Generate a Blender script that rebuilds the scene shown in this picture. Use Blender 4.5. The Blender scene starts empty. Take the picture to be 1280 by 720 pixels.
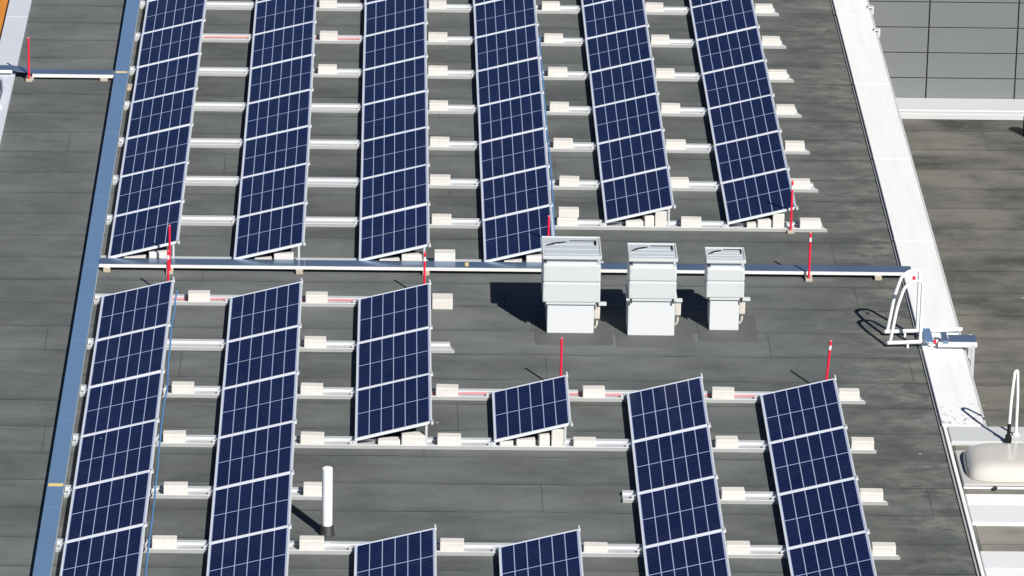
import bpy, bmesh, math, random
from mathutils import Vector, Matrix
random.seed(7)
R = math.radians
scene = bpy.context.scene
C = scene.collection

# ------------------------------------------------------------------ world, sun, camera
SUN = Vector((0.42, -0.78, 0.71)).normalized()
w = bpy.data.worlds.new("World"); scene.world = w; w.use_nodes = True
nt = w.node_tree; bg = nt.nodes["Background"]
sky = nt.nodes.new("ShaderNodeTexSky"); sky.sky_type = 'NISHITA'; sky.sun_disc = False
sky.sun_elevation = math.asin(SUN.z); sky.sun_rotation = math.atan2(SUN.x, SUN.y)
sky.air_density = 0.5; sky.dust_density = 0.0; sky.ozone_density = 5.0
nt.links.new(sky.outputs[0], bg.inputs[0]); bg.inputs[1].default_value = 0.05
ld = bpy.data.lights.new("sun", 'SUN'); ld.energy = 5.0; ld.angle = R(0.5); ld.color = (1.0, 0.96, 0.9)
lo = bpy.data.objects.new("sun", ld); C.objects.link(lo)
lo.rotation_euler = (-SUN).to_track_quat('-Z', 'Y').to_euler()
scene.view_settings.view_transform = 'Standard'; scene.view_settings.look = 'None'
scene.view_settings.gamma = 1; scene.view_settings.use_curve_mapping = False
scene.view_settings.exposure = 0.26

cd = bpy.data.cameras.new("camera"); cam = bpy.data.objects.new("camera", cd); C.objects.link(cam)
cd.sensor_width = 36; cd.lens = 6696.748 / 1280 * 36; cd.clip_start = 1; cd.clip_end = 3000
r_ = Vector((0.99964698, -0.01934096, 0.01821632)); u_ = Vector((-0.01043752, 0.34462987, 0.93868062))
f_ = Vector((0.02443287, 0.93853939, -0.34430634))
m = Matrix((r_, u_, -f_)).transposed().to_4x4(); m.translation = (0, 0, 26.2388)
cam.matrix_world = m
scene.camera = cam
scene.render.resolution_x = 1024; scene.render.resolution_y = 576

# ------------------------------------------------------------------ materials
def srgb(r, g, b):
    f = lambda c: (c/255/12.92) if c/255 <= .04045 else ((c/255+.055)/1.055)**2.4
    return (f(r), f(g), f(b), 1)

class NT:
    def __init__(s, name):
        s.m = bpy.data.materials.new(name); s.m.use_nodes = True; s.t = s.m.node_tree
        s.b = s.t.nodes["Principled BSDF"]
    def n(s, typ, **kw):
        nd = s.t.nodes.new(typ)
        for k, v in kw.items(): setattr(nd, k, v)
        return nd
    def l(s, a, b): s.t.links.new(a, b)
    def math(s, op, a, b=None, c=None):
        nd = s.n("ShaderNodeMath", operation=op)
        for i, v in enumerate((a, b, c)):
            if v is None: continue
            if hasattr(v, 'is_output') or hasattr(v, 'links'): s.l(v, nd.inputs[i])
            else: nd.inputs[i].default_value = v
        return nd.outputs[0]
    def noise(s, vec, scale, detail=4, rough=.55, out='Fac'):
        nd = s.n("ShaderNodeTexNoise"); nd.inputs['Scale'].default_value = scale
        nd.inputs['Detail'].default_value = detail; nd.inputs['Roughness'].default_value = rough
        if vec: s.l(vec, nd.inputs['Vector'])
        return nd.outputs[out]
    def scale(s, vec, v):
        mp = s.n("ShaderNodeMapping"); mp.inputs['Scale'].default_value = v; s.l(vec, mp.inputs['Vector']); return mp.outputs[0]
    def ramp(s, fac, stops):
        nd = s.n("ShaderNodeValToRGB"); s.l(fac, nd.inputs[0]); e = nd.color_ramp.elements
        while len(e) < len(stops): e.new(.5)
        for el, (p, c) in zip(e, stops):
            el.position = p; el.color = c if len(c) == 4 else (*c, 1)
        return nd.outputs[0]
    def mix(s, fac, a, b, blend='MIX'):
        nd = s.n("ShaderNodeMix", data_type='RGBA', blend_type=blend)
        for i, v in ((0, fac), (6, a), (7, b)):
            if hasattr(v, 'links'): s.l(v, nd.inputs[i])
            else: nd.inputs[i].default_value = v
        return nd.outputs[2]

def plain(name, col, rough=.5, metal=0., var=.12, nscale=6., bump=0.):
    k = NT(name); tc = k.n("ShaderNodeTexCoord").outputs['Object']
    oi = k.n("ShaderNodeObjectInfo").outputs['Random']
    nz = k.noise(tc, nscale, 5, .6)
    v = k.math('ADD', k.math('MULTIPLY', k.math('SUBTRACT', nz, .5), var*2), k.math('MULTIPLY', k.math('SUBTRACT', oi, .5), var*.5))
    v = k.math('ADD', v, 1)
    hs = k.n("ShaderNodeHueSaturation"); hs.inputs['Color'].default_value = col; k.l(v, hs.inputs['Value'])
    k.l(hs.outputs[0], k.b.inputs['Base Color'])
    k.b.inputs['Roughness'].default_value = rough; k.b.inputs['Metallic'].default_value = metal
    if bump:
        bp = k.n("ShaderNodeBump"); bp.inputs['Strength'].default_value = bump; bp.inputs['Distance'].default_value = .01
        k.l(k.noise(tc, nscale*6, 4), bp.inputs['Height']); k.l(bp.outputs[0], k.b.inputs['Normal'])
    return k.m

def roofing(name, dark, mid, light, brown, pitch, phase, blotch=.5, east=False, contrast=1.0):
    """bitumen membrane: rolls laid along X with lapped seams, stains and grit"""
    k = NT(name); tc = k.n("ShaderNodeTexCoord").outputs['Object']
    sp = k.n("ShaderNodeSeparateXYZ"); k.l(tc, sp.inputs[0]); X, Y = sp.outputs[0], sp.outputs[1]
    wob = k.math('MULTIPLY', k.math('SUBTRACT', k.noise(tc, .7, 3), .5), .09)
    q = k.math('DIVIDE', k.math('ADD', k.math('SUBTRACT', Y, phase), wob), pitch)
    roll = k.math('FLOOR', q); fr = k.math('SUBTRACT', q, roll)
    # tone: streaky noise + blotches
    st = k.noise(k.scale(tc, (.8, 1.5, 1)), 1.0, 8, .68)
    bl = k.noise(k.scale(tc, (1, 1.2, 1)), .55, 6, .6)
    t = k.math('ADD', k.math('MULTIPLY', st, 1-blotch), k.math('MULTIPLY', bl, blotch))
    wash = k.noise(tc, .22, 2, .5)
    t = k.math('ADD', t, k.math('MULTIPLY', k.math('SUBTRACT', wash, .5), .35))
    wn = k.n("ShaderNodeTexWhiteNoise", noise_dimensions='1D'); k.l(roll, wn.inputs['W'])
    t = k.math('ADD', t, k.math('MULTIPLY', k.math('SUBTRACT', wn.outputs[0], .5), .07))
    t = k.math('ADD', k.math('MULTIPLY', k.math('SUBTRACT', t, .5), contrast), .5)
    col = k.ramp(t, [(.30, dark), (.48, mid), (.66, light)])
    bn = k.ramp(k.noise(k.scale(tc, (.9, 1.3, 1)), .9, 7, .68), [(.48, (0,0,0)), (.75, (.6,.6,.6))])
    col = k.mix(bn, col, brown)
    if east:   # dirt washed against the parapet
        e1 = k.n("ShaderNodeMapRange"); k.l(X, e1.inputs[0]); e1.inputs[1].default_value = 5.9; e1.inputs[2].default_value = 7.2
        d = k.ramp(k.noise(k.scale(tc, (1.6, 2.6, 1)), 1.6, 8, .7), [(.42, (0,0,0)), (.56, (1,1,1))])
        col = k.mix(k.math('MULTIPLY', e1.outputs[0], d), col, (.20,.20,.175,1))
        e2 = k.n("ShaderNodeMapRange"); k.l(X, e2.inputs[0]); e2.inputs[1].default_value = 5.2; e2.inputs[2].default_value = 6.8
        d2 = k.ramp(k.noise(k.scale(tc, (1.0, 2.0, 1)), .8, 6, .6), [(.38, (1,1,1)), (.6, (0,0,0))])
        col = k.mix(k.math('MULTIPLY', k.math('MULTIPLY', e2.outputs[0], d2), .75), col, dark)
    pu = k.noise(k.scale(tc, (.55, .9, 1)), .8, 3, .5)
    ring = k.math('MULTIPLY', k.math('LESS_THAN', k.math('ABSOLUTE', k.math('SUBTRACT', pu, .56)), .008), .16)
    col = k.mix(ring, col, light)
    pale = k.ramp(k.noise(k.scale(tc, (.8, 1.1, 1)), .8, 5, .6), [(.52, (0,0,0)), (.72, (.5,.5,.5))])
    col = k.mix(pale, col, light)
    # seam line (dark) and the lap beside it (slightly darker band)
    sd = k.math('LESS_THAN', fr, .026)
    sfade = k.ramp(k.noise(tc, 1.3, 3), [(.30, (.15,.15,.15)), (.60, (.8,.8,.8))])
    col = k.mix(k.math('MULTIPLY', sd, sfade), col, tuple(c*.35 for c in dark[:3])+(1,))
    lap = k.math('MULTIPLY', k.math('LESS_THAN', fr, .12), .16)
    col = k.mix(lap, col, tuple(c*.7 for c in dark[:3])+(1,))
    # cross joints: one per roll every ~5 m
    qx = k.math('DIVIDE', k.math('ADD', X, k.math('MULTIPLY', wn.outputs[0], 5.0)), 5.0)
    fx = k.math('FRACT', k.math('ADD', qx, 20))
    cj = k.math('MULTIPLY', k.math('MULTIPLY', k.math('LESS_THAN', fx, .0035), k.math('GREATER_THAN', wn.outputs[0], .45)), .42)
    col = k.mix(cj, col, tuple(c*.4 for c in dark[:3])+(1,))
    # grit and pale specks
    g = k.math('MULTIPLY', k.math('SUBTRACT', k.noise(tc, 60, 3, .7), .5), .5)
    hs = k.n("ShaderNodeHueSaturation"); k.l(col, hs.inputs['Color']); k.l(k.math('ADD', g, 1), hs.inputs['Value'])
    vo = k.n("ShaderNodeTexVoronoi", feature='F1'); vo.inputs['Scale'].default_value = 1.1; k.l(tc, vo.inputs['Vector'])
    sc_ = k.n("ShaderNodeSeparateColor"); k.l(vo.outputs['Color'], sc_.inputs[0])
    speck = k.math('MULTIPLY', k.math('LESS_THAN', k.math('ADD', vo.outputs['Distance'], k.math('MULTIPLY', k.noise(tc, 40, 2), .03)), .04), k.math('GREATER_THAN', sc_.outputs[0], .72))
    col = k.mix(k.math('MULTIPLY', speck, .6), hs.outputs[0], (.5,.5,.46,1))
    k.l(col, k.b.inputs['Base Color']); k.b.inputs['Roughness'].default_value = .85
    k.b.inputs['Specular IOR Level'].default_value = .3
    bp = k.n("ShaderNodeBump"); bp.inputs['Strength'].default_value = .35; bp.inputs['Distance'].default_value = .02
    h = k.math('ADD', k.math('MULTIPLY', k.noise(tc, 35, 4), .25), k.math('MULTIPLY', k.math('LESS_THAN', fr, .12), .35))
    h = k.math('ADD', h, k.noise(k.scale(tc, (.5, 1.5, 1)), 2.5, 4))
    k.l(h, bp.inputs['Height']); k.l(bp.outputs[0], k.b.inputs['Normal'])
    return k.m

M = {}
M['roof'] = roofing('roof_membrane', (.067,.074,.073,1), (.107,.118,.116,1), (.157,.171,.168,1), (.142,.146,.134,1), .94, 63.2, .45, True, 1.1)
M['roof_low'] = roofing('weathered_membrane', (.05,.051,.048,1), (.105,.104,.095,1), (.17,.166,.148,1), (.165,.158,.137,1), 1.0, 70.3, .6, False, 1.9)
M['roof_annex'] = roofing('annex_membrane', (.12,.12,.105,1), (.20,.195,.17,1), (.30,.285,.25,1), (.3,.28,.24,1), 1.0, 60.3, .6, False, 1.3)
M['cop_white'] = plain('white_coping_sheet', (.88,.88,.872,1), .45, 0, .02, 1.5)
M['cop_left'] = plain('pale_blue_grey_coping_sheet', (.58,.62,.68,1), .5, 0, .06, 2.5)
M['alu'] = plain('mill_aluminium', (.66,.68,.70,1), .42, .25, .06, 5)
M['rail_face'] = plain('dull_zinc_face', (.42,.43,.42,1), .6, .15, .08, 4)
M['rail_floor'] = plain('zinc_floor', (.52,.53,.54,1), .5, .2, .08, 4)
M['frame'] = plain('anodised_frame', (.76,.80,.84,1), .38, .1, .03, 3)
M['lid'] = plain('tray_lid_sky_tint', (.30,.49,.74,1), .25, .6, .05, 1.3)  # bare metal; the blue of the reflected sky is painted into its colour
M['lid_mid'] = plain('tray_lid_dim_sky_tint', (.20,.285,.42,1), .30, .6, .25, 1.6)  # darker copy of the lid colour, painting in a weaker sky sheen
M['tray_side'] = plain('zinc_tray_side', (.78,.78,.76,1), .45, .1, .05, 3)
M['concrete'] = plain('pale_concrete', (.655,.635,.60,1), .85, 0, .11, 14, .5)
M['tan_foot'] = plain('tan_concrete_foot', (.45,.39,.31,1), .9, 0, .12, 10)
M['red'] = plain('red_pole_paint', (.82,.012,.05,1), .45, 0, .05, 4)
M['pink'] = plain('faded_red_sheath', (.72,.25,.27,1), .6, 0, .1, 5)
M['blue'] = plain('blue_cable_sheath', (.08,.24,.50,1), .5, 0, .25, 5)
M['white'] = plain('white_paint', (.84,.85,.86,1), .4, 0, .03, 2)
M['fan_grey'] = plain('light_grey_powder_coat', (.575,.60,.605,1), .38, 0, .04, 2)
M['fan_top'] = plain('zinc_fan_grille', (.56,.61,.64,1), .45, .15, .10, 5)
M['fan_base'] = plain('white_curb_sheet', (.64,.66,.68,1), .5, 0, .02, 2)
M['dark'] = plain('dark_rubber', (.025,.025,.027,1), .6, 0, .2, 8)
M['black'] = plain('black_void', (.006,.006,.006,1), .8, 0, .1, 8)
M['cream'] = plain('cream_junction_box', (.60,.57,.50,1), .5, 0, .06, 6)
M['yellow'] = plain('yellow_tape', (.75,.58,.22,1), .6, 0, .1, 8)
M['cladding'] = plain('grey_cladding', (.172,.184,.189,1), .55, .0, .05, 1.2)
M['clad_gap'] = plain('cladding_gap', (.05,.05,.05,1), .8)
M['orange'] = plain('orange_surface', (.62,.235,.028,1), .7, 0, .08, 1)
M['ledge'] = plain('white_ledge_sheet', (.56,.58,.585,1), .5, 0, .04, 2)
M['curb'] = plain('white_roof_curb', (.72,.74,.75,1), .5, 0, .03, 2)
M['dome'] = plain('acrylic_dome', (.60,.575,.53,1), .12, 0, .04, 2)
M['flange'] = plain('cream_dome_flange', (.52,.515,.48,1), .5, 0, .08, 4)
M['asphalt'] = plain('asphalt', (.05,.05,.05,1), .9, 0, .2, .3)
M['facade'] = plain('grey_render', (.32,.32,.31,1), .85, 0, .08, 1)

# coping with dirt specks near its corner
def coping_mat():
    k = NT('white_coping_speckled'); tc = k.n("ShaderNodeTexCoord").outputs['Object']
    sp = k.n("ShaderNodeSeparateXYZ"); k.l(tc, sp.inputs[0])
    near = k.n("ShaderNodeMapRange"); k.l(sp.outputs[1], near.inputs[0])
    near.inputs[1].default_value = 67.2; near.inputs[2].default_value = 66.3
    n1 = k.math('GREATER_THAN', k.noise(k.scale(tc, (1, .6, 1)), 13, 3, .7), .60)
    col = k.mix(k.math('MULTIPLY', k.math('MULTIPLY', n1, near.outputs[0]), .75), (.88,.88,.872,1), (.2,.19,.17,1))
    st = k.ramp(k.noise(k.scale(tc, (6, .5, 1)), 1.4, 4), [(.30, (.94,.94,.94)), (.55, (1,1,1))])
    col = k.mix(1.0, col, st, 'MULTIPLY')
    k.l(col, k.b.inputs['Base Color']); k.b.inputs['Roughness'].default_value = .45
    return k.m
M['cop_spec'] = coping_mat()

# solar cells: 6 strings x 20 half cells, centre gap, fine busbars; local coordinates in metres
PW, PL = 1.04, 1.76
def cells_mat():
    k = NT('solar_cells'); tc = k.n("ShaderNodeTexCoord").outputs['Object']
    oi = k.n("ShaderNodeObjectInfo"); rnd = oi.outputs['Random']
    sp = k.n("ShaderNodeSeparateXYZ"); k.l(tc, sp.inputs[0]); X, Y = sp.outputs[0], sp.outputs[1]
    mx, my = .031, .040
    px = (PW-2*mx)/6
    fx = k.math('FRACT', k.math('DIVIDE', k.math('SUBTRACT', X, mx), px))
    dx = k.math('SUBTRACT', .5, k.math('ABSOLUTE', k.math('SUBTRACT', fx, .5)))      # 0 at a string edge
    linex = k.math('LESS_THAN', dx, .0052/px)
    outx = k.math('GREATER_THAN', k.math('ABSOLUTE', k.math('SUBTRACT', X, PW/2)), PW/2-mx)
    ay = k.math('ABSOLUTE', k.math('SUBTRACT', Y, PL/2))
    cy = k.math('LESS_THAN', ay, .009)
    outy = k.math('GREATER_THAN', ay, PL/2-my)
    white = k.math('MAXIMUM', k.math('MAXIMUM', linex, outx), k.math('MAXIMUM', cy, outy))
    py = (PL/2-my-.0115)/10
    fy = k.math('FRACT', k.math('DIVIDE', k.math('SUBTRACT', ay, .0115), py))
    dy = k.math('SUBTRACT', .5, k.math('ABSOLUTE', k.math('SUBTRACT', fy, .5)))
    rowline = k.math('MULTIPLY', k.math('LESS_THAN', dy, .085), .13)
    bus = k.math('FRACT', k.math('MULTIPLY', fx, 5))
    busl = k.math('MULTIPLY', k.math('LESS_THAN', k.math('ABSOLUTE', k.math('SUBTRACT', bus, .5)), .07), .05)
    cellx = k.math('FLOOR', k.math('DIVIDE', k.math('SUBTRACT', X, mx), px))
    celly = k.math('FLOOR', k.math('DIVIDE', k.math('SUBTRACT', Y, PL/2), py))
    cmb = k.n("ShaderNodeCombineXYZ"); k.l(cellx, cmb.inputs[0]); k.l(celly, cmb.inputs[1]); k.l(k.math('MULTIPLY', rnd, 97), cmb.inputs[2])
    wn = k.n("ShaderNodeTexWhiteNoise", noise_dimensions='3D'); k.l(cmb.outputs[0], wn.inputs['Vector'])
    cmb2 = k.n("ShaderNodeCombineXYZ"); k.l(cellx, cmb2.inputs[0]); k.l(k.math('GREATER_THAN', Y, PL/2), cmb2.inputs[1]); k.l(k.math('MULTIPLY', rnd, 53), cmb2.inputs[2])
    wn2 = k.n("ShaderNodeTexWhiteNoise", noise_dimensions='3D'); k.l(cmb2.outputs[0], wn2.inputs['Vector'])
    base = k.mix(wn.outputs[0], (.003,.0065,.040,1), (.0045,.0095,.052,1))
    base = k.mix(k.math('MULTIPLY', wn2.outputs[0], .6), base, (.008,.014,.066,1))
    base = k.mix(k.math('MULTIPLY', rnd, .35), base, (.005,.008,.040,1))
    base = k.mix(k.math('MAXIMUM', rowline, busl), base, (.16,.23,.50,1))
    base = k.mix(white, base, (.46,.53,.74,1))
    # dust film, thicker at the low edge, and the odd dropping
    off = k.n("ShaderNodeVectorMath", operation='ADD'); k.l(tc, off.inputs[0])
    cb = k.n("ShaderNodeCombineXYZ"); k.l(k.math('MULTIPLY', rnd, 31), cb.inputs[0]); k.l(k.math('MULTIPLY', rnd, 77), cb.inputs[1]); k.l(cb.outputs[0], off.inputs[1])
    du = k.ramp(k.noise(off.outputs[0], 2.2, 6, .6), [(.42, (0,0,0)), (.75, (.018,.018,.018))])
    base = k.mix(du, base, (.42,.42,.44,1))
    vo = k.n("ShaderNodeTexVoronoi", feature='F1'); vo.inputs['Scale'].default_value = 1.35; k.l(k.scale(off.outputs[0], (1,.8,1)), vo.inputs['Vector'])
    sc_ = k.n("ShaderNodeSeparateColor"); k.l(vo.outputs['Color'], sc_.inputs[0])
    dist = k.math('ADD', vo.outputs['Distance'], k.math('MULTIPLY', k.noise(off.outputs[0], 30, 2), .05))
    sp_ = k.math('MULTIPLY', k.math('LESS_THAN', dist, .052), k.math('GREATER_THAN', sc_.outputs[0], .74))
    base = k.mix(k.math('MULTIPLY', sp_, .7), base, (.6,.65,.72,1))
    k.l(base, k.b.inputs['Base Color'])
    k.b.inputs['Roughness'].default_value = .16; k.b.inputs['IOR'].default_value = 1.26
    k.b.inputs['Specular IOR Level'].default_value = .30; k.b.inputs['Specular Tint'].default_value = (.30, .52, 1, 1)
    return k.m
M['cells'] = cells_mat()
M['patch'] = plain('dark_membrane_patch', (.100,.107,.103,1), .85, 0, .26, 1.7, .2)

# ------------------------------------------------------------------ mesh helpers
class MB:
    def __init__(s): s.bm = bmesh.new()
    def box(s, x0, x1, y0, y1, z0, z1, bevel=0, seg=1, mat=0):
        r = bmesh.ops.create_cube(s.bm, size=1)
        vs = r['verts']
        for v in vs:
            v.co = Vector((x0+(v.co.x+.5)*(x1-x0), y0+(v.co.y+.5)*(y1-y0), z0+(v.co.z+.5)*(z1-z0)))
        fs = set(f for v in vs for f in v.link_faces)
        if bevel:
            es = set(e for v in vs for e in v.link_edges)
            rr = bmesh.ops.bevel(s.bm, geom=list(es), offset=bevel, segments=seg, affect='EDGES', profile=.6)
            fs |= set(rr['faces'])
        for f in fs:
            if f.is_valid: f.material_index = mat
        return s
    def tube(s, pts, rad, n=10, cap=True, rads=None):
        pts = [Vector(p) for p in pts]; rings = []
        up = Vector((0,0,1))
        prev = None
        for i, p in enumerate(pts):
            d = (pts[min(i+1,len(pts)-1)]-pts[max(i-1,0)]).normalized()
            if prev is None:
                a = d.cross(up)
                if a.length < .01: a = d.cross(Vector((1,0,0)))
            else:
                a = prev - d*prev.dot(d)
            a.normalize(); prev = a; b = d.cross(a)
            rr = rads[i] if rads else rad
            rings.append([s.bm.verts.new(p+(a*math.cos(t)+b*math.sin(t))*rr) for t in [2*math.pi*j/n for j in range(n)]])
        for A, B in zip(rings, rings[1:]):
            for j in range(n):
                f = s.bm.faces.new((A[j], A[(j+1)%n], B[(j+1)%n], B[j])); f.smooth = True
        if cap:
            s.bm.faces.new([s.bm.verts.new(v.co) for v in rings[0][::-1]]); s.bm.faces.new([s.bm.verts.new(v.co) for v in rings[-1]])
        return s
    def build(s, name, mat, parent=None, loc=None, rot=None):
        bmesh.ops.recalc_face_normals(s.bm, faces=s.bm.faces)
        me = bpy.data.meshes.new(name); s.bm.to_mesh(me); s.bm.free()
        for mm in (mat if isinstance(mat, (list, tuple)) else [mat]): me.materials.append(mm)
        o = bpy.data.objects.new(name, me); C.objects.link(o)
        if parent: o.parent = parent
        if loc: o.location = loc
        if rot: o.rotation_euler = rot
        return o

def tag(o, label=None, cat=None, group=None, kind=None):
    if label: o['label'] = label
    if cat: o['category'] = cat
    if group: o['group'] = group
    if kind: o['kind'] = kind
    return o
def empty(name, loc, rot=(0,0,0)):
    o = bpy.data.objects.new(name, None); C.objects.link(o); o.location = loc; o.rotation_euler = rot
    o.empty_display_size = .2
    return o
def copy_tree(o, parent=None):
    c = o.copy(); C.objects.link(c)
    if parent: c.parent = parent
    for ch in list(o.children): copy_tree(ch, c)
    return c
def bend(pts, rad=.12, n=6):
    """round the corners of a polyline"""
    P = [Vector(p) for p in pts]; out = [P[0]]
    for a, b, c in zip(P, P[1:], P[2:]):
        r1 = min(rad, (b-a).length*.49, (c-b).length*.49)
        s_ = b+(a-b).normalized()*r1; e_ = b+(c-b).normalized()*r1
        for i in range(n+1):
            t = i/n; out.append(s_*(1-t)**2 + b*2*t*(1-t) + e_*t*t)
    out.append(P[-1]); return out

# ------------------------------------------------------------------ setting
YT, YB, RP = 72.29, 70.71, 1.78
b = MB(); b.box(-600, 600, -300, 900, -12.5, -12.0); tag(b.build('ground', M['asphalt']), kind='structure')
b = MB(); b.box(-6.18, 7.60, 50, 96, -11.996, 0); tag(b.build('roof', M['roof']), kind='structure')
b = MB(); b.box(7.605, 18, 50, 66.15, -11.996, -.004); tag(b.build('annex_roof', M['roof_annex']), kind='structure')
b = MB(); b.box(7.605, 18, 66.155, 96, -11.996, -2.5); tag(b.build('lower_roof', M['roof_low']), kind='structure')
b = MB(); b.box(-16, -6.192, 81.6, 120, -11.996, -.01); tag(b.build('orange_terrace', M['orange']), kind='structure')

# white coping of the right parapet
cp = empty('parapet_coping', (7.8, 66, 0))
tag(cp, 'broad bright white metal coping along the right edge of the solar roof', 'coping')
def child(mb, name, mat, par):
    o = mb.build(name, mat, par); o.location = -Vector(par.location); return o
b = MB()
ys = [66.24, 69.9, 73.6, 77.3, 81.0, 84.7, 96]
b.box(7.49, 8.055, ys[0], 96, .004, .060, .006)
for a in ys[1:-1]: b.box(7.488, 8.057, a-.05, a+.05, .0605, .063, .001)
child(b, 'cap_sheet', M['cop_spec'], cp)
b = MB(); b.box(7.5, 8.05, 66.25, 96, -2.4, .003); child(b, 'wall_core', M['facade'], cp)
b = MB(); b.box(8.068, 8.092, 66.26, 96, -.06, .035); child(b, 'drip_edge', M['ledge'], cp)
b = MB(); b.box(7.46, 7.487, 50, 96, .0, .02); child(b, 'base_strip', M['rail_face'], cp)
for yy in (83.75, 85.0):
    b = MB(); b.box(8.03, 8.12, yy, yy+.12, .064, .09, .008); b.box(8.095, 8.14, yy+.03, yy+.10, -.06, .088, .008); child(b, 'edge_bracket', M['alu'], cp)

ce = empty('edge_trim', (7.6, 58, 0))
tag(ce, 'narrow white edge trim running down the lower right beside the skylight', 'trim')
b = MB(); b.box(7.50, 7.545, 50, 66.236, .004, .05, .004); child(b, 'trim_sheet', M['cop_white'], ce)
b = MB(); b.box(7.49, 9.9, 65.66, 66.236, .0, .004); b.box(7.562, 13, 65.68, 66.22, .0045, .052, .006)
o = b.build('cross_coping', M['ledge']); tag(o, 'pale grey flat coping crossing to the right above the skylight dome', 'coping')

# left coping
b = MB()
for a, c_ in ((50, 71), (71, 80.86), (80.866, 84), (84.006, 96)):
    b.box(-6.19, -5.83, a, c_, .004, .062, .006)
lc = b.build('roof_edge_coping', M['cop_left']); tag(lc, 'pale bluish coping at the upper left corner beside the orange surface', 'coping')

# far cladding wall on the lower roof
wl = empty('clad_wall', (9.5, 87.7, -2.5)); tag(wl, 'grey panelled wall rising behind the white coping in the upper right corner', 'wall')
b = MB(); b.box(7.7, 17, 87.72, 88.0, -2.5, 3.5); child(b, 'backing', M['clad_gap'], wl)
b = MB()
xs = [7.75+.13+1.53*i for i in range(7)]
xs = [6.36+1.52*i for i in range(8)]
for i in range(8):
    x0, x1 = 9.35-1.53*2+1.53*i+.012, 9.35-1.53*2+1.53*(i+1)-.012
    for j in range(13):
        z0 = -2.455+.455*j
        b.box(max(x0, 7.7), x1, 87.69, 87.718, z0+.009, z0+.446, .003)
child(b, 'cladding_panels', M['cladding'], wl)
b = MB(); b.box(7.7, 17, 86.93, 87.60, -2.5, -2.40, .008); b.box(7.7, 17, 87.03, 87.689, -2.398, -2.36, .008)
child(b, 'sill_ledge', M['ledge'], wl)

# roof curbs near the skylight
def curb(label, x0, x1, ya, yb, yc):
    t = empty('roof_curb', ((x0+x1)/2, ya, 0)); tag(t, label, 'roof curb')
    b = MB(); b.box(x0, x1, ya, yb-.008, -.02, .045, .008); child(b, 'grey_sheet', M['curb'], t)
    b = MB(); b.box(x0, x1, yb+.008, yc, -.02, .05, .008); child(b, 'white_sheet', M['cop_white'], t)
curb('wide white sheet metal strip directly below the skylight dome', 7.56, 12, 62.92, 63.52, 63.86)
t = empty('roof_curb', (9.8, 60.6, 0)); tag(t, 'wide white sheet metal strip in the bottom right corner', 'roof curb')
b = MB(); b.box(7.56, 12, 61.43, 61.98, -.02, .045, .008); child(b, 'grey_sheet', M['curb'], t)
b = MB(); b.box(7.56, 12, 60.5, 61.415, -.02, .05, .008); child(b, 'white_sheet', M['cop_white'], t)

# skylight dome
sk = empty('skylight_dome', (8.33, 64.70, 0)); tag(sk, 'cream skylight dome with rounded top at the lower right edge', 'skylight')
def domed():
    b = MB(); hw, hd, H = .70, .52, .20; n = 24; mrows = 10; rings = []
    for i in range(mrows+1):
        ph = (math.pi/2)*i/mrows; cr = math.cos(ph)**.34 if i < mrows else 0
        ring = []
        for j in range(n*2):
            t = 2*math.pi*j/(n*2); c0, s0 = math.cos(t), math.sin(t); e = .42
            ring.append(b.bm.verts.new((hw*cr*math.copysign(abs(c0)**e, c0), hd*cr*math.copysign(abs(s0)**e, s0), H*math.sin(ph)))) if i < mrows else None
        rings.append(ring)
    for A, B in zip(rings[:-2], rings[1:-1]):
        for j in range(len(A)):
            f = b.bm.faces.new((A[j], A[(j+1)%len(A)], B[(j+1)%len(A)], B[j])); f.smooth = True
    top = b.bm.verts.new((0,0,H)); A = rings[-2]
    for j in range(len(A)):
        f = b.bm.faces.new((A[j], A[(j+1)%len(A)], top)); f.smooth = True
    return b
o = domed().build('dome_shell', M['dome'], sk); o.location = (0, 0, .085)
b = MB(); b.box(-.765, .765, -.60, .60, .055, .08, .01); b.build('dome_flange', M['flange'], sk)
b = MB(); b.box(-.762, .75, -.58, .58, -.0, .054, .01); b.build('dome_curb', M['curb'], sk)
b = MB(); b.box(-.38, -.33, -.64, -.602, .02, .06, .004); b.build('latch', M['dark'], sk)

# hoop handrail on the cross coping
hp = empty('hoop_handrail', (8.38, 65.8, .05)); tag(hp, 'tall narrow white hoop handrail standing on the pale coping at the right edge', 'handrail')
b = MB(); b.tube(bend([(-.07,-.13,0), (-.055,-.10,.55), (-.015,-.02,.95), (.03,.05,.95), (.055,.10,.55), (.06,.12,0)], .09), .021); b.build('hoop', M['white'], hp)
b = MB(); b.box(-.11, -.03, -.19, -.10, .003, .10, .01); b.tube([(-.07,-.145,.10),(-.065,-.14,.26)], .024); b.build('black_foot', M['black'], hp)
b = MB(); b.box(.02, .10, .08, .16, .003, .03, .006); b.build('foot_plate', M['white'], hp)

# black vent on lower roof
b = MB(); b.tube([(0,0,0),(0,0,.34)], .12, 16); o = b.build('vent_stub', M['black'], None, (10.98, 86.1, -2.5)); tag(o, 'small black round vent stub at the right edge below the grey wall', 'vent')

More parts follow.
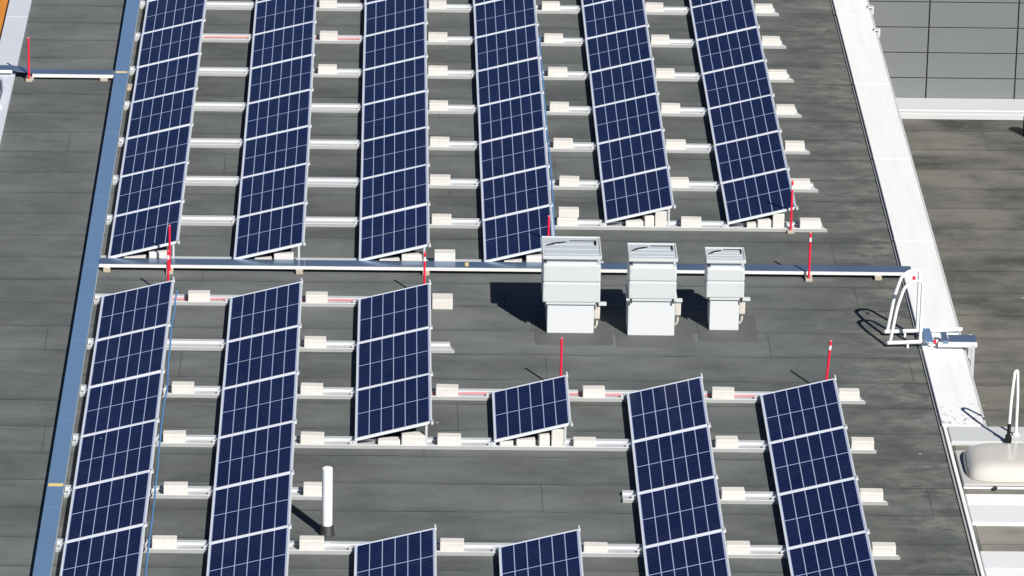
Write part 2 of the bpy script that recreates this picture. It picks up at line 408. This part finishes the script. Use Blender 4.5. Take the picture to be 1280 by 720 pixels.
# ------------------------------------------------------------------ cable trays
def yellow(par, x0, x1, y0, y1, z):
    b = MB(); b.box(x0, x1, y0, y1, z, z+.003); child(b, 'tape_mark', M['yellow'], par)
t = empty('cable_tray', (-4.14, 70, 0)); tag(t, 'long blue shining metal cable tray running from bottom to top left of the panels', 'cable tray')
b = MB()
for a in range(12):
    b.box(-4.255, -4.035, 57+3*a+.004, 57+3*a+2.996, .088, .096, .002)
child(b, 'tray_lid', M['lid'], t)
b = MB(); b.box(-4.25, -4.04, 57, 93, .01, .0875); child(b, 'tray_body', M['tray_side'], t)
yellow(t, -4.24, -4.05, 63.71, 63.80, .0965); yellow(t, -4.24, -4.06, 80.98, 81.05, .0965)
b = MB(); b.box(-4.03, -3.95, 80.35, 80.60, 0, .04, .006); child(b, 'tray_foot', M['tan_foot'], t)

t = empty('cable_tray', (1.8, 72.1, 0)); tag(t, 'horizontal metal cable tray crossing the middle of the roof behind the grey fans', 'cable tray')
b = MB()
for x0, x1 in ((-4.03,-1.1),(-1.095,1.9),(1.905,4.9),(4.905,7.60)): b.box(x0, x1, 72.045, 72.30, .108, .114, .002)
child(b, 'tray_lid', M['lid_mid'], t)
b = MB(); b.box(-4.03, 7.60, 72.04, 72.295, .062, .1075); child(b, 'tray_body', M['tray_side'], t)
for x in (-3.92, -3.02, -1.17, .64, 4.15, 6.12, 7.12):
    b = MB(); b.box(x-.05, x+.05, 71.985, 72.25, 0, .061, .006); child(b, 'tray_foot', M['tan_foot'], t)
yellow(t, 1.20, 1.25, 72.10, 72.25, .1145)
b = MB(); b.box(7.60, 7.66, 72.03, 72.31, .06, .12, .006); child(b, 'end_cap', M['white'], t)

t = empty('cable_tray', (-5, 80.9, 0)); tag(t, 'short horizontal cable tray joining the long tray to the upper left roof edge', 'cable tray')
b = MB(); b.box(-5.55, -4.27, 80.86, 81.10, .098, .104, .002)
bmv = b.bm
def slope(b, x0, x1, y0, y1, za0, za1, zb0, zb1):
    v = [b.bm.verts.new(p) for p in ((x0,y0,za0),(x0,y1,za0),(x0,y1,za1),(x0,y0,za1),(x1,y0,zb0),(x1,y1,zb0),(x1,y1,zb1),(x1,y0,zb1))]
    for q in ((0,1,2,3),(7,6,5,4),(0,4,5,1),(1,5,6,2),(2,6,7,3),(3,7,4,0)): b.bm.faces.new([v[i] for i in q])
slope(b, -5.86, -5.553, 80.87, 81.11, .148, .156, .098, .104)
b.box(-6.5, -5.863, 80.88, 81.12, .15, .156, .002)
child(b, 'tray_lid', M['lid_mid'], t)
b = MB(); b.box(-5.55, -4.27, 80.855, 81.095, .045, .0975); child(b, 'tray_body', M['tray_side'], t)
b = MB(); b.box(-6.5, -5.87, 80.875, 81.115, .10, .149); child(b, 'edge_body', M['tray_side'], t)
for x in (-5.59, -4.42):
    b = MB(); b.box(x-.06, x+.06, 80.80, 81.05, 0, .044, .006); child(b, 'tray_foot', M['tan_foot'], t)

# pale cable bundle over left coping
b = MB(); b.tube(bend([(-6.35,80.55,.1),(-6.1,80.6,.13),(-5.98,80.45,.12),(-5.93,79.9,.10),(-5.95,79.2,.09)], .1), .035, 8)
b.tube(bend([(-6.35,80.2,.1),(-6.12,80.3,.12),(-6.05,79.9,.12),(-6.06,78.9,.1)], .1), .035, 8)
tag(b.build('conduit_bundle', M['cop_left']), 'white conduit bundle lying on the coping below the upper left cable tray', 'conduit')

# ------------------------------------------------------------------ solar panels
TILT = R(14.243)
X0 = [-3.917+1.797*i for i in range(6)]
Z0 = .12
def make_panel():
    root = empty('solar_panel', (0,0,0), (0,-TILT,0))
    b = MB(); h = .035; fw = .022
    b.box(0, fw, 0, PL, -h, 0, .002); b.box(PW-fw, PW, 0, PL, -h, 0, .002)
    b.box(fw, PW-fw, 0, .028, -h, -.0005, .002); b.box(fw, PW-fw, PL-.028, PL, -h, -.0005, .002)
    b.build('frame', M['frame'], root)
    b = MB(); b.box(fw, PW-fw, .028, PL-.028, -.010, -.004); b.build('cell_glass', M['cells'], root)
    b = MB(); b.box(.4, .62, .75, 1.02, -.034, -.0105, .003); b.build('junction_box', M['dark'], root)
    b = MB(); b.box(PW-.012, PW+.022, -.055, .030, -.030, .008, .003); b.build('clamp', M['alu'], root)
    return root
proto = make_panel(); first = [True]
ORD = ['nearest','second','third','fourth','fifth','sixth','seventh','eighth','ninth']
def put_panel(x, y, label, group, endclamp=False):
    o = proto if first[0] else copy_tree(proto)
    first[0] = False
    o.location = (x+random.uniform(-.004,.004), y+random.uniform(-.004,.004), Z0)
    o.rotation_euler = (random.uniform(-.0012,.0012), -TILT+random.uniform(-.005,.005), random.uniform(-.0012,.0012))
    tag(o, label, 'solar panel', group)
    return o
COLN = ['leftmost','second','third','fourth','fifth','rightmost']
nth = lambda i: ['lowest','second lowest','third lowest','fourth lowest','fifth lowest','sixth lowest','seventh lowest','topmost'][i]
for c in range(6):
    k0 = 0 if c < 4 else 1
    for j in range(k0, 8):
        i = j-k0
        pos = 'topmost' if j == 7 else nth(i)
        put_panel(X0[c], YT+j*RP+.01, 'navy solar panel, %s in the %s column of the upper array' % (pos, COLN[c]), 'solar panels of the upper array')
NEAR = [(X0[0], 0, 6, 'leftmost column'), (X0[1], 0, 6, 'second column'), (X0[2], 0, 3, 'three panel column left of the fans'),
        (1.5, 2, 3, None), (3.312, 2, 6, 'column right of the lone panel'), (5.115, 2, 6, 'rightmost column'),
        (-.30, 5, 6, 'lowL'), (1.5, 5, 6, 'lowR')]
topn = ['topmost','second from top','third from top','fourth from top','fifth from top','bottom']
for x, k0, k1, nm in NEAR:
    for k in range(k0, k1):
        if nm is None: lab = 'lone navy solar panel standing by itself below the largest roof fan'
        elif nm == 'lowL': lab = 'navy solar panel at the bottom edge to the right of the white vent pipe'
        elif nm == 'lowR': lab = 'navy solar panel at the bottom edge directly below the lone panel'
        else:
            pos = 'bottom' if k == k1-1 else topn[k-k0]
            lab = 'navy solar panel, %s of the lower %s' % (pos, nm)
        o = put_panel(x, YB-(k+1)*RP+.01, lab, 'solar panels of the lower array')
        if k == k0:
            b = MB(); b.box(PW-.008, PW+.010, PL-.02, PL+.012, -.03, .045, .003); b.build('end_tab', M['alu'], o)

# ------------------------------------------------------------------ mounting rails
def rail(y, x0, x1, label, cols, group):
    t = empty('mounting_rail', ((x0+x1)/2, y, 0)); tag(t, label, 'mounting rail', group)
    b = MB()
    b.box(x0, x1, y+.18, y+.27, .004, .056, .008, 2)
    child(b, 'rear_flange', M['alu'], t)
    b = MB(); b.box(x0, x1+.02, y+.002, y+.178, .004, .022); child(b, 'rail_floor', M['rail_floor'], t)
    b = MB(); b.box(x0, x1+.06, y-.045, y-.030, .004, .048); child(b, 'front_face', M['rail_face'], t)
    b = MB(); b.box(x0, x1+.04, y-.0295, y, .004, .054, .003); child(b, 'front_lip', M['alu'], t)
    for x in cols:
        xr = x+PW*math.cos(TILT); zr = Z0+PW*math.sin(TILT)
        b = MB(); b.box(xr-.085, xr-.055, y+.015, y+.075, .023, zr-.062, .003); b.box(xr-.10, xr-.01, y+.01, y+.08, .0225, .03, .002)
        child(b, 'upright_post', M['alu'], t)
        b = MB(); b.box(x-.03, x+.03, y+.02, y+.08, .023, Z0-.036, .003); b.box(x-.07, x-.005, y+.03, y+.07, .023, .075, .004)
        child(b, 'low_bracket', M['alu'], t)
    return t
XL, XR = -4.03, 6.48
ordr = ['first','second','third','fourth','fifth','sixth','seventh','eighth']
for j in range(8):
    if j == 0: rail(YT, XL, 3.2, 'long aluminium mounting rail lying right behind the middle cable tray', X0[:4], 'mounting rails of the upper array')
    else: rail(YT+j*RP, XL, XR, 'aluminium mounting rail across the upper array, %s one above the cable tray' % ordr[j], X0, 'mounting rails of the upper array')
G2 = 'mounting rails of the lower array'
rail(YB, XL, .90, 'short aluminium mounting rail under the top panels of the lower left array', X0[:3], G2)
rail(YB-RP, XL, .96, 'short bare ended aluminium rail, second below the cable tray, ending left of the fans', X0[:3], G2)
rail(YB-2*RP, XL, XR, 'long aluminium rail running behind the lone panel to the right columns', [x for x,_,_,_ in NEAR[:6]], G2)
rail(YB-3*RP, XL, XR, 'long aluminium rail under the front edge of the lone panel', [x for x,_,_,_ in NEAR[:6]], G2)
rail(YB-4*RP, XL, -.72, 'aluminium rail ending at the white vent pipe', X0[:2], G2)
rail(YB-4*RP, 3.13, XR, 'aluminium rail under the two right columns level with the white vent pipe', [3.312, 5.115], G2)
rail(YB-5*RP, XL, XR, 'lowest aluminium mounting rail near the bottom edge of the picture', [X0[0],X0[1],-.30,1.5,3.312,5.115], G2)

# ------------------------------------------------------------------ concrete ballast blocks
def block_mesh(W, D, H, sl=0):
    b = MB(); b.box(-W/2, W/2, 0, D, 0, H, .012, 2)
    return b
bmesh_cache = {}
def block(x0, x1, y, label, D=.16, H=.135, z=.0225, rot=0, grp='concrete ballast blocks on the rails'):
    W = round((x1-x0), 2); key = (W, D, H)
    if key not in bmesh_cache:
        o = block_mesh(W, D, H).build('ballast_block', M['concrete']); bmesh_cache[key] = o.data
    else:
        o = bpy.data.objects.new('ballast_block', bmesh_cache[key]); C.objects.link(o)
    o.location = ((x0+x1)/2, y, z); o.rotation_euler = (0, 0, R(rot))
    return tag(o, label, 'concrete block', grp)
CB = ['first and second','second and third','third and fourth','fourth and fifth','fifth and sixth']
far = {2: {7:(-1.07,-.78),6:(-1.04,-.75),5:(-1.04,-.74)},
       3: {7:(.74,1.03),6:(.72,1.03),5:(.71,1.02),4:(.72,1.01),3:(.72,1.02),2:(.71,1.02),1:(.73,1.02)},
       4: {7:(2.61,2.91),6:(2.60,2.91),5:(2.62,2.93),4:(2.60,2.90),3:(2.61,2.91),2:(2.65,2.95),1:(2.57,2.87)},
       5: {7:(4.32,4.62),6:(4.34,4.64),5:(4.34,4.64),4:(4.34,4.64),3:(4.33,4.64),2:(4.30,4.60),1:(4.39,4.69)},
       6: {7:(6.14,6.44),6:(6.14,6.44),5:(6.13,6.43),4:(6.14,6.44),3:(6.16,6.46),2:(6.12,6.42),1:(6.14,6.45)}}
for gcol, d in far.items():
    where = 'right of the sixth column' if gcol == 6 else 'between the %s columns' % CB[gcol-1]
    for j, (a, c_) in d.items():
        block(a, c_, YT+j*RP+.012, 'pale block on the %s rail above the cable tray, %s' % (ordr[j], where), rot=random.uniform(-2.6,2.6))
block(2.59, 2.89, YT+RP+.03, 'upper block of the two stacked beside the foot of the fourth column', z=.160, H=.12)
block(.76, 1.06, YT-.02+.03, 'large pale block behind the cable tray right of the third column', H=.17, D=.2, z=.057)
near = {(0,'first and second'):(-2.71,-2.40),(2,'first and second'):(-2.80,-2.50),(3,'first and second'):(-2.84,-2.54),(4,'first and second'):(-2.76,-2.45),(5,'first and second'):(-2.83,-2.52),
        (0,'second and third'):(-1.06,-.75),(1,'second and third'):(-1.05,-.75),(2,'second and third'):(-1.07,-.77),(3,'second and third'):(-1.04,-.73)}
for (k, g_), (a, c_) in near.items():
    block(a, c_, YB-k*RP+.012, 'pale block on the %s rail below the cable tray, between the %s columns' % (ordr[k], g_), rot=random.uniform(-2.4,2.4))
block(-.97, -.69, YB-4*RP+.012, 'pale block half hidden behind the white vent pipe', H=.15)
block(-.99, -.68, YB-5*RP+.012, 'pale block just in front of the white vent pipe foot', H=.15)
block(.72, 1.01, YB-.10, 'thick pale block at the end of the rail left of the largest fan', D=.27, H=.15, z=.0)
bl_fix = [
 (.75,1.05,2,'pale block between the three panel column and the lone panel'),
 (2.73,3.03,2,'pale block behind right of the lone panel'),
 (.77,1.07,5,'pale block between the two panels at the bottom edge'),
 (2.57,2.87,5,'flat pale block at the bottom right of the panel below the lone panel'),
 (4.47,4.77,2,'topmost pale block between the two right columns of the lower array'),
 (4.42,4.72,3,'second pale block from the top between the lower array\'s two right columns'),
 (4.40,4.70,4,'third pale block from the top between the lower array\'s two right columns'),
 (4.36,4.66,5,'lowest pale block between the two right columns of the lower array'),
 (6.18,6.46,2,'topmost pale block right of the lower array\'s rightmost column'),
 (6.21,6.51,3,'second pale block from the top, right of the lower array\'s rightmost column'),
 (6.18,6.48,4,'third pale block from the top, right of the lower array\'s rightmost column'),
 (6.19,6.49,5,'lowest pale block right of the lower array\'s rightmost column'),
 (-.02,.27,3,'left block under the front edge of the three panel column'),
 (.29,.60,3,'right block under the front edge of the three panel column'),
 (.76,1.07,3,'pale block on the rail just right of the three panel column'),
 (1.58,1.76,3,'small leftmost block under the lone panel'),
 (1.80,2.05,3,'middle block under the lone panel'),
 (2.55,2.85,3,'pale low block just right of the lone panel'),]
for a, c_, k, lab in bl_fix:
    under = 'under' in lab
    low = 'flat' in lab or 'low block' in lab
    h = .075 if (lab.startswith('small') or lab.startswith('left block')) else (.10 if 'middle' in lab or low else (.135 if not under else .15))
    block(a, c_, YB-k*RP+.012, lab, H=h, rot=random.uniform(-2.4,2.4))
block(2.10, 2.24, YB-3*RP+.02, 'upright block leaning under the lone panel, left of a taller one', H=.17, rot=6)
block(2.26, 2.43, YB-3*RP+.03, 'tallest upright block under the raised corner of the lone panel', H=.25, rot=-3)
for c, xs_ in ((0,((-3.69,-3.38,.075),(-3.33,-3.05,.15))),(1,((-1.82,-1.57,.07),(-1.54,-1.26,.14))),(2,((-.03,.26,.075),(.29,.58,.15))),(3,((1.76,2.02,.075),(2.08,2.36,.15)))):
    for i, (a, c_, h) in enumerate(xs_):
        block(a, c_, YT+.03, '%s block under the front edge of the %s column behind the tray' % (('low left','taller right')[i], COLN[c]), H=h+.02, rot=random.uniform(-2.4,2.4), z=.0225)
block(3.58, 3.84, YT+RP+.015, 'low left block under the front edge of the fifth upper column', H=.09)
block(3.86, 4.00, YT+RP+.03, 'middle upright block under the front edge of the fifth upper column', H=.17, rot=8)
block(4.01, 4.18, YT+RP+.03, 'tallest right block under the front edge of the fifth upper column', H=.25)
block(5.36, 5.50, YT+RP+.015, 'small left block under the front edge of the sixth upper column', H=.08)
block(5.52, 5.72, YT+RP+.02, 'middle block under the front edge of the sixth upper column', H=.13, rot=5)
block(5.74, 5.91, YT+RP+.03, 'tallest block under the front edge of the sixth upper column', H=.23)

# ------------------------------------------------------------------ cables
def cable(name, pts, rad, mat, label, cat='cable'):
    P = []
    for p, q in zip(pts, pts[1:]):
        p, q = Vector(p), Vector(q); n = max(1, int((q-p).length/.35))
        for i in range(n):
            P.append(p.lerp(q, i/n)+Vector((random.uniform(-.008,.008), random.uniform(-.008,.008), random.uniform(-.004,.004))))
    P.append(Vector(pts[-1]))
    b = MB(); b.tube(P, rad, 6); tag(b.build(name, mat), label, cat)
xe = PW*math.cos(TILT); ze = Z0+PW*math.sin(TILT)
cable('blue_cable', [(X0[3]+xe+.035, 72.4, .12), (X0[3]+xe+.02, 73.2, ze-.05), (X0[3]+xe+.035, 76, ze-.06), (X0[3]+xe+.02, 79, ze-.05), (X0[3]+xe+.03, 82.5, ze-.05)], .012, M['blue'], 'blue cable strung along the raised edge of the fourth upper column')
cable('blue_cable', [(X0[0]+xe+.06, 70.4, ze-.05), (X0[0]+xe+.03, 68.9, ze-.10), (X0[0]+xe+.05, 67.2, .16), (X0[0]+xe+.03, 65.4, .16), (X0[0]+xe+.05, 63.6, .14), (X0[0]+xe+.04, 60.4, .16)], .012, M['blue'], 'blue cable strung along the raised edge of the lower leftmost column')
def red_run(y, x0, x1, label): cable('red_cable', [(x0, y+.13, .040), (x1, y+.14, .040)], .013, M['pink'], label)
red_run(YT+6*RP, X0[0]+xe, X0[2], 'faded red cable in the rail near the top of the upper array')
red_run(YB, X0[0]+xe-.9, X0[2], 'faded red cable in the top rail of the lower array')
red_run(YB-2*RP, X0[2]+xe, 5.1, 'faded red cable in the rail behind the lone panel')

# ------------------------------------------------------------------ red marker poles
def pole(x, y, label, h=.71, white=False, lean=0, foot=True):
    t = empty('marker_pole', (x, y, 0)); tag(t, label, 'pole', 'red marker poles'); t.rotation_euler = (0, R(lean), 0)
    b = MB(); b.tube([(0,0,.03),(0,0,h)], .0165, 10); b.build('pole_rod', M['red'], t)
    if foot:
        b = MB(); b.box(-.05, .05, -.05, .05, 0, .045, .006); b.build('pole_foot', M['tan_foot'], t)
    if white:
        b = MB(); b.tube([(0,0,h-.12),(0,0,h-.06)], .0175, 10); b.build('reflective_band', M['white'], t)
    b = MB(); b.tube([(0,0,h+.0005),(0,0,h+.012)], .018, 10); b.build('pole_cap', M['pink'], t)
pole(-5.60, 80.79, 'red pole at the upper left corner in front of the short cable tray')
pole(-3.02, 71.98, 'red pole standing at the cable tray in front of the leftmost upper column', .72)
pole(-3.00, 70.98, 'red pole behind the top panel of the lower leftmost column', .70, True)
pole(.61, 71.02, 'red pole in front of the third upper column, behind the three panel column', .70, True)
pole(2.40, 72.62, 'red pole partly hidden behind the top of the largest fan', .70)
pole(6.00, YT+RP-.075, 'red pole in front of the lowest panel of the rightmost upper column', .80, True)
pole(6.12, 71.95, 'red pole standing alone at the cable tray right of the smallest fan', .72, True)
pole(2.44, 67.50, 'red pole rising behind the lone panel below the largest fan', .76)
pole(6.02, 67.50, 'slightly leaning red pole behind the top of the lower rightmost column', .76, True, 4)

# ------------------------------------------------------------------ roof fans
def fan(x0, x1, y, bx0, bx1, zb, zt, depth, label, seam=True):
    t = empty('roof_fan', ((x0+x1)/2, y, 0)); tag(t, label, 'roof fan', 'grey roof exhaust fans')
    def ch(mb, n, m_): return child(mb, n, m_, t)
    b = MB(); b.box(bx0-.16, bx1+.26, y-.42, y+depth+.12, .0, .005); ch(b, 'flashing_patch', M['patch'])
    b = MB(); b.box(bx0, bx1, y+.02, y+depth-.06, .006, zb-.035, .012, 2); ch(b, 'curb_box', M['fan_base'])
    b = MB(); b.box(bx0-.03, bx1+.03, y-.01, y+depth-.02, zb-.034, zb-.003, .004); ch(b, 'curb_flange', M['fan_grey'])
    zm = zb+(zt-zb)*.43; zn = zt-.125
    b = MB(); b.box(x0, x1, y-.02, y+depth, zb, zm-.004, .022, 3); b.box(x0, x1, y-.02, y+depth, zm+.004, zn, .028, 3); b.box(x0+.02, x1-.02, y, y+depth-.02, zm-.01, zm+.01); ch(b, 'housing', M['fan_grey'])
    b = MB(); b.box(x0+.05, x1-.05, y+.03, y+depth-.05, zn-.03, zt-.045); ch(b, 'neck', M['fan_top'])
    # cap: a rim with a sunken grille
    b = MB(); r = .055
    b.box(x0-.01, x1+.01, y-.03, y-.03+r, zt-.045, zt, .008, 2); b.box(x0-.01, x1+.01, y+depth+.01-r*.5, y+depth+.01, zt-.045, zt, .006, 2)
    b.box(x0-.01, x0+.012, y-.03+r+.001, y+depth+.01-r*.5-.001, zt-.045, zt, .006); b.box(x1-.012, x1+.01, y-.03+r+.001, y+depth+.01-r*.5-.001, zt-.045, zt, .006)
    ch(b, 'cap_rim', M['fan_grey'])
    W = x1-x0
    b = MB(); b.box(x0+.014, x1-.014, y+.03, y+depth-.02, zt-.044, zt-.012)
    for i in range(3): b.box(x0+.03, x1-.03, y+.10+i*(depth-.2)/3, y+.108+i*(depth-.2)/3, zt-.0115, zt-.006)
    ch(b, 'grille', M['fan_top'])
    b = MB()
    yy = y+depth*.66
    pts = [(x0+.06*W, yy-.10), (x0+.2*W, yy-.03), (x0+.40*W, yy+.05), (x0+.42*W, yy+.085), (x0+.2*W, yy+.03), (x0+.06*W, yy-.07)]
    vs = [b.bm.verts.new((a, c_, zt-.011)) for a, c_ in pts]; f = b.bm.faces.new(vs)
    ex = bmesh.ops.extrude_face_region(b.bm, geom=[f]); bmesh.ops.translate(b.bm, verts=[v for v in ex['geom'] if isinstance(v, bmesh.types.BMVert)], vec=(0,0,.006))
    b.box(x0+.90*W, x0+.94*W, yy-.06, yy+.12, zt-.011, zt-.003); b.box(x0+.48*W, x0+.9*W, yy+.105, yy+.12, zt-.011, zt-.004)
    ch(b, 'intake_slot', M['black'])
    b = MB()
    for sx in (x0+.035, x1-.035):
        for sz in (zb+.06, zm-.05, zm+.05, zn-.06): b.tube([(sx, y-.019, sz), (sx, y-.026, sz)], .008, 6)
    ch(b, 'screws', M['fan_top'])
    # electrical parts on the right of the curb
    b = MB(); b.box(bx1+.001, bx1+.085, y+.03, y+.17, zb-.26, zb-.05, .02, 3); b.tube(bend([(bx1+.04,y+.1,zb-.26),(bx1+.05,y+.1,zb-.36),(bx1+.02,y+.12,zb-.42)],.04), .016, 8); ch(b, 'junction_box', M['cream'])
    b = MB(); b.box(x1-.02, x1+.09, y+.0, y+.07, zb-.05, zb-.01, .004); ch(b, 'side_bracket', M['fan_grey'])
    b = MB(); b.box(x0+.03, x0+.05, y-.035, y-.021, zb-.06, zb+.01); b.box(x1-.05, x1-.03, y-.035, y-.021, zb-.06, zb+.01); ch(b, 'latch', M['dark'])
fan(2.24, 3.04, 69.68, 2.31, 2.96, .475, 1.16, .80, 'largest light grey roof fan, leftmost of three, on a white base')
fan(3.43, 4.09, 69.62, 3.43, 4.08, .56, 1.16, .62, 'middle sized roof fan between the largest and the smallest, base as wide as housing')
fan(4.52, 5.05, 69.86, 4.58, 4.99, .50, 1.06, .52, 'smallest light grey roof fan, rightmost of the three')

# ------------------------------------------------------------------ white vent pipe
t = empty('vent_pipe', (-.65, 62.42, 0)); tag(t, 'upright white vent pipe with dark rubber collar in the lower left', 'vent pipe')
b = MB(); b.tube([(0,0,.10),(0,0,.89),(0,0,.895),(0,0,.91),(0,0,.915)], .06, 24, True, [.067,.067,.0665,.062,.045]); b.build('pipe', M['white'], t)
b = MB(); b.tube([(0,0,0),(0,0,.02),(0,0,.03),(0,0,.125),(0,0,.135)], .08, 24, True, [.10,.098,.088,.084,.070]); b.build('collar', M['dark'], t)

# ------------------------------------------------------------------ step-over ladder
t = empty('step_over_ladder', (7.3, 69.5, 0)); tag(t, 'white tubular ladder with two curved handrails crossing the right parapet', 'ladder')
def ch(mb, n, m_): return child(mb, n, m_, t)
for Y in (69.28, 69.72):
    b = MB(); b.tube(bend([(7.05,Y,.06),(7.13,Y,.60),(7.22,Y,.90),(7.34,Y,.985),(7.47,Y,.985),(7.47,Y,.10)], .12, 8), .024, 12); ch(b, 'handrail', M['white'])
    b = MB(); b.tube([(7.02,Y,.07),(8.10,Y,.12)], .028, 12); b.tube([(7.30,Y,.0),(7.30,Y,.08)], .018, 8); ch(b, 'base_tube', M['white'])
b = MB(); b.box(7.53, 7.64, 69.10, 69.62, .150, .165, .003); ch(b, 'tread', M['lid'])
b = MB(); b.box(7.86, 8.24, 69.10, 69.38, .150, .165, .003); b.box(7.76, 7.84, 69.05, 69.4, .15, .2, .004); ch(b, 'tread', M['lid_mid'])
b = MB(); b.box(7.70, 8.24, 69.055, 69.095, .10, .166, .004); ch(b, 'tread_edge', M['white'])
for Y in (69.05, 69.42):
    b = MB(); b.box(8.16, 8.21, Y, Y+.035, -2.5, .149, .004); ch(b, 'ladder_stile', M['alu'])
for i in range(8):
    b = MB(); b.tube([(8.185,69.086,-2.3+.3*i),(8.185,69.419,-2.3+.3*i)], .014, 8); ch(b, 'rung', M['alu'])
for x, Y, z in ((7.655,69.12,.15),(7.385,69.70,.87)):
    b = MB(); b.box(x-.02, x+.02, Y-.055, Y-.03, z, z+.05, .003); ch(b, 'red_tag', M['red'])
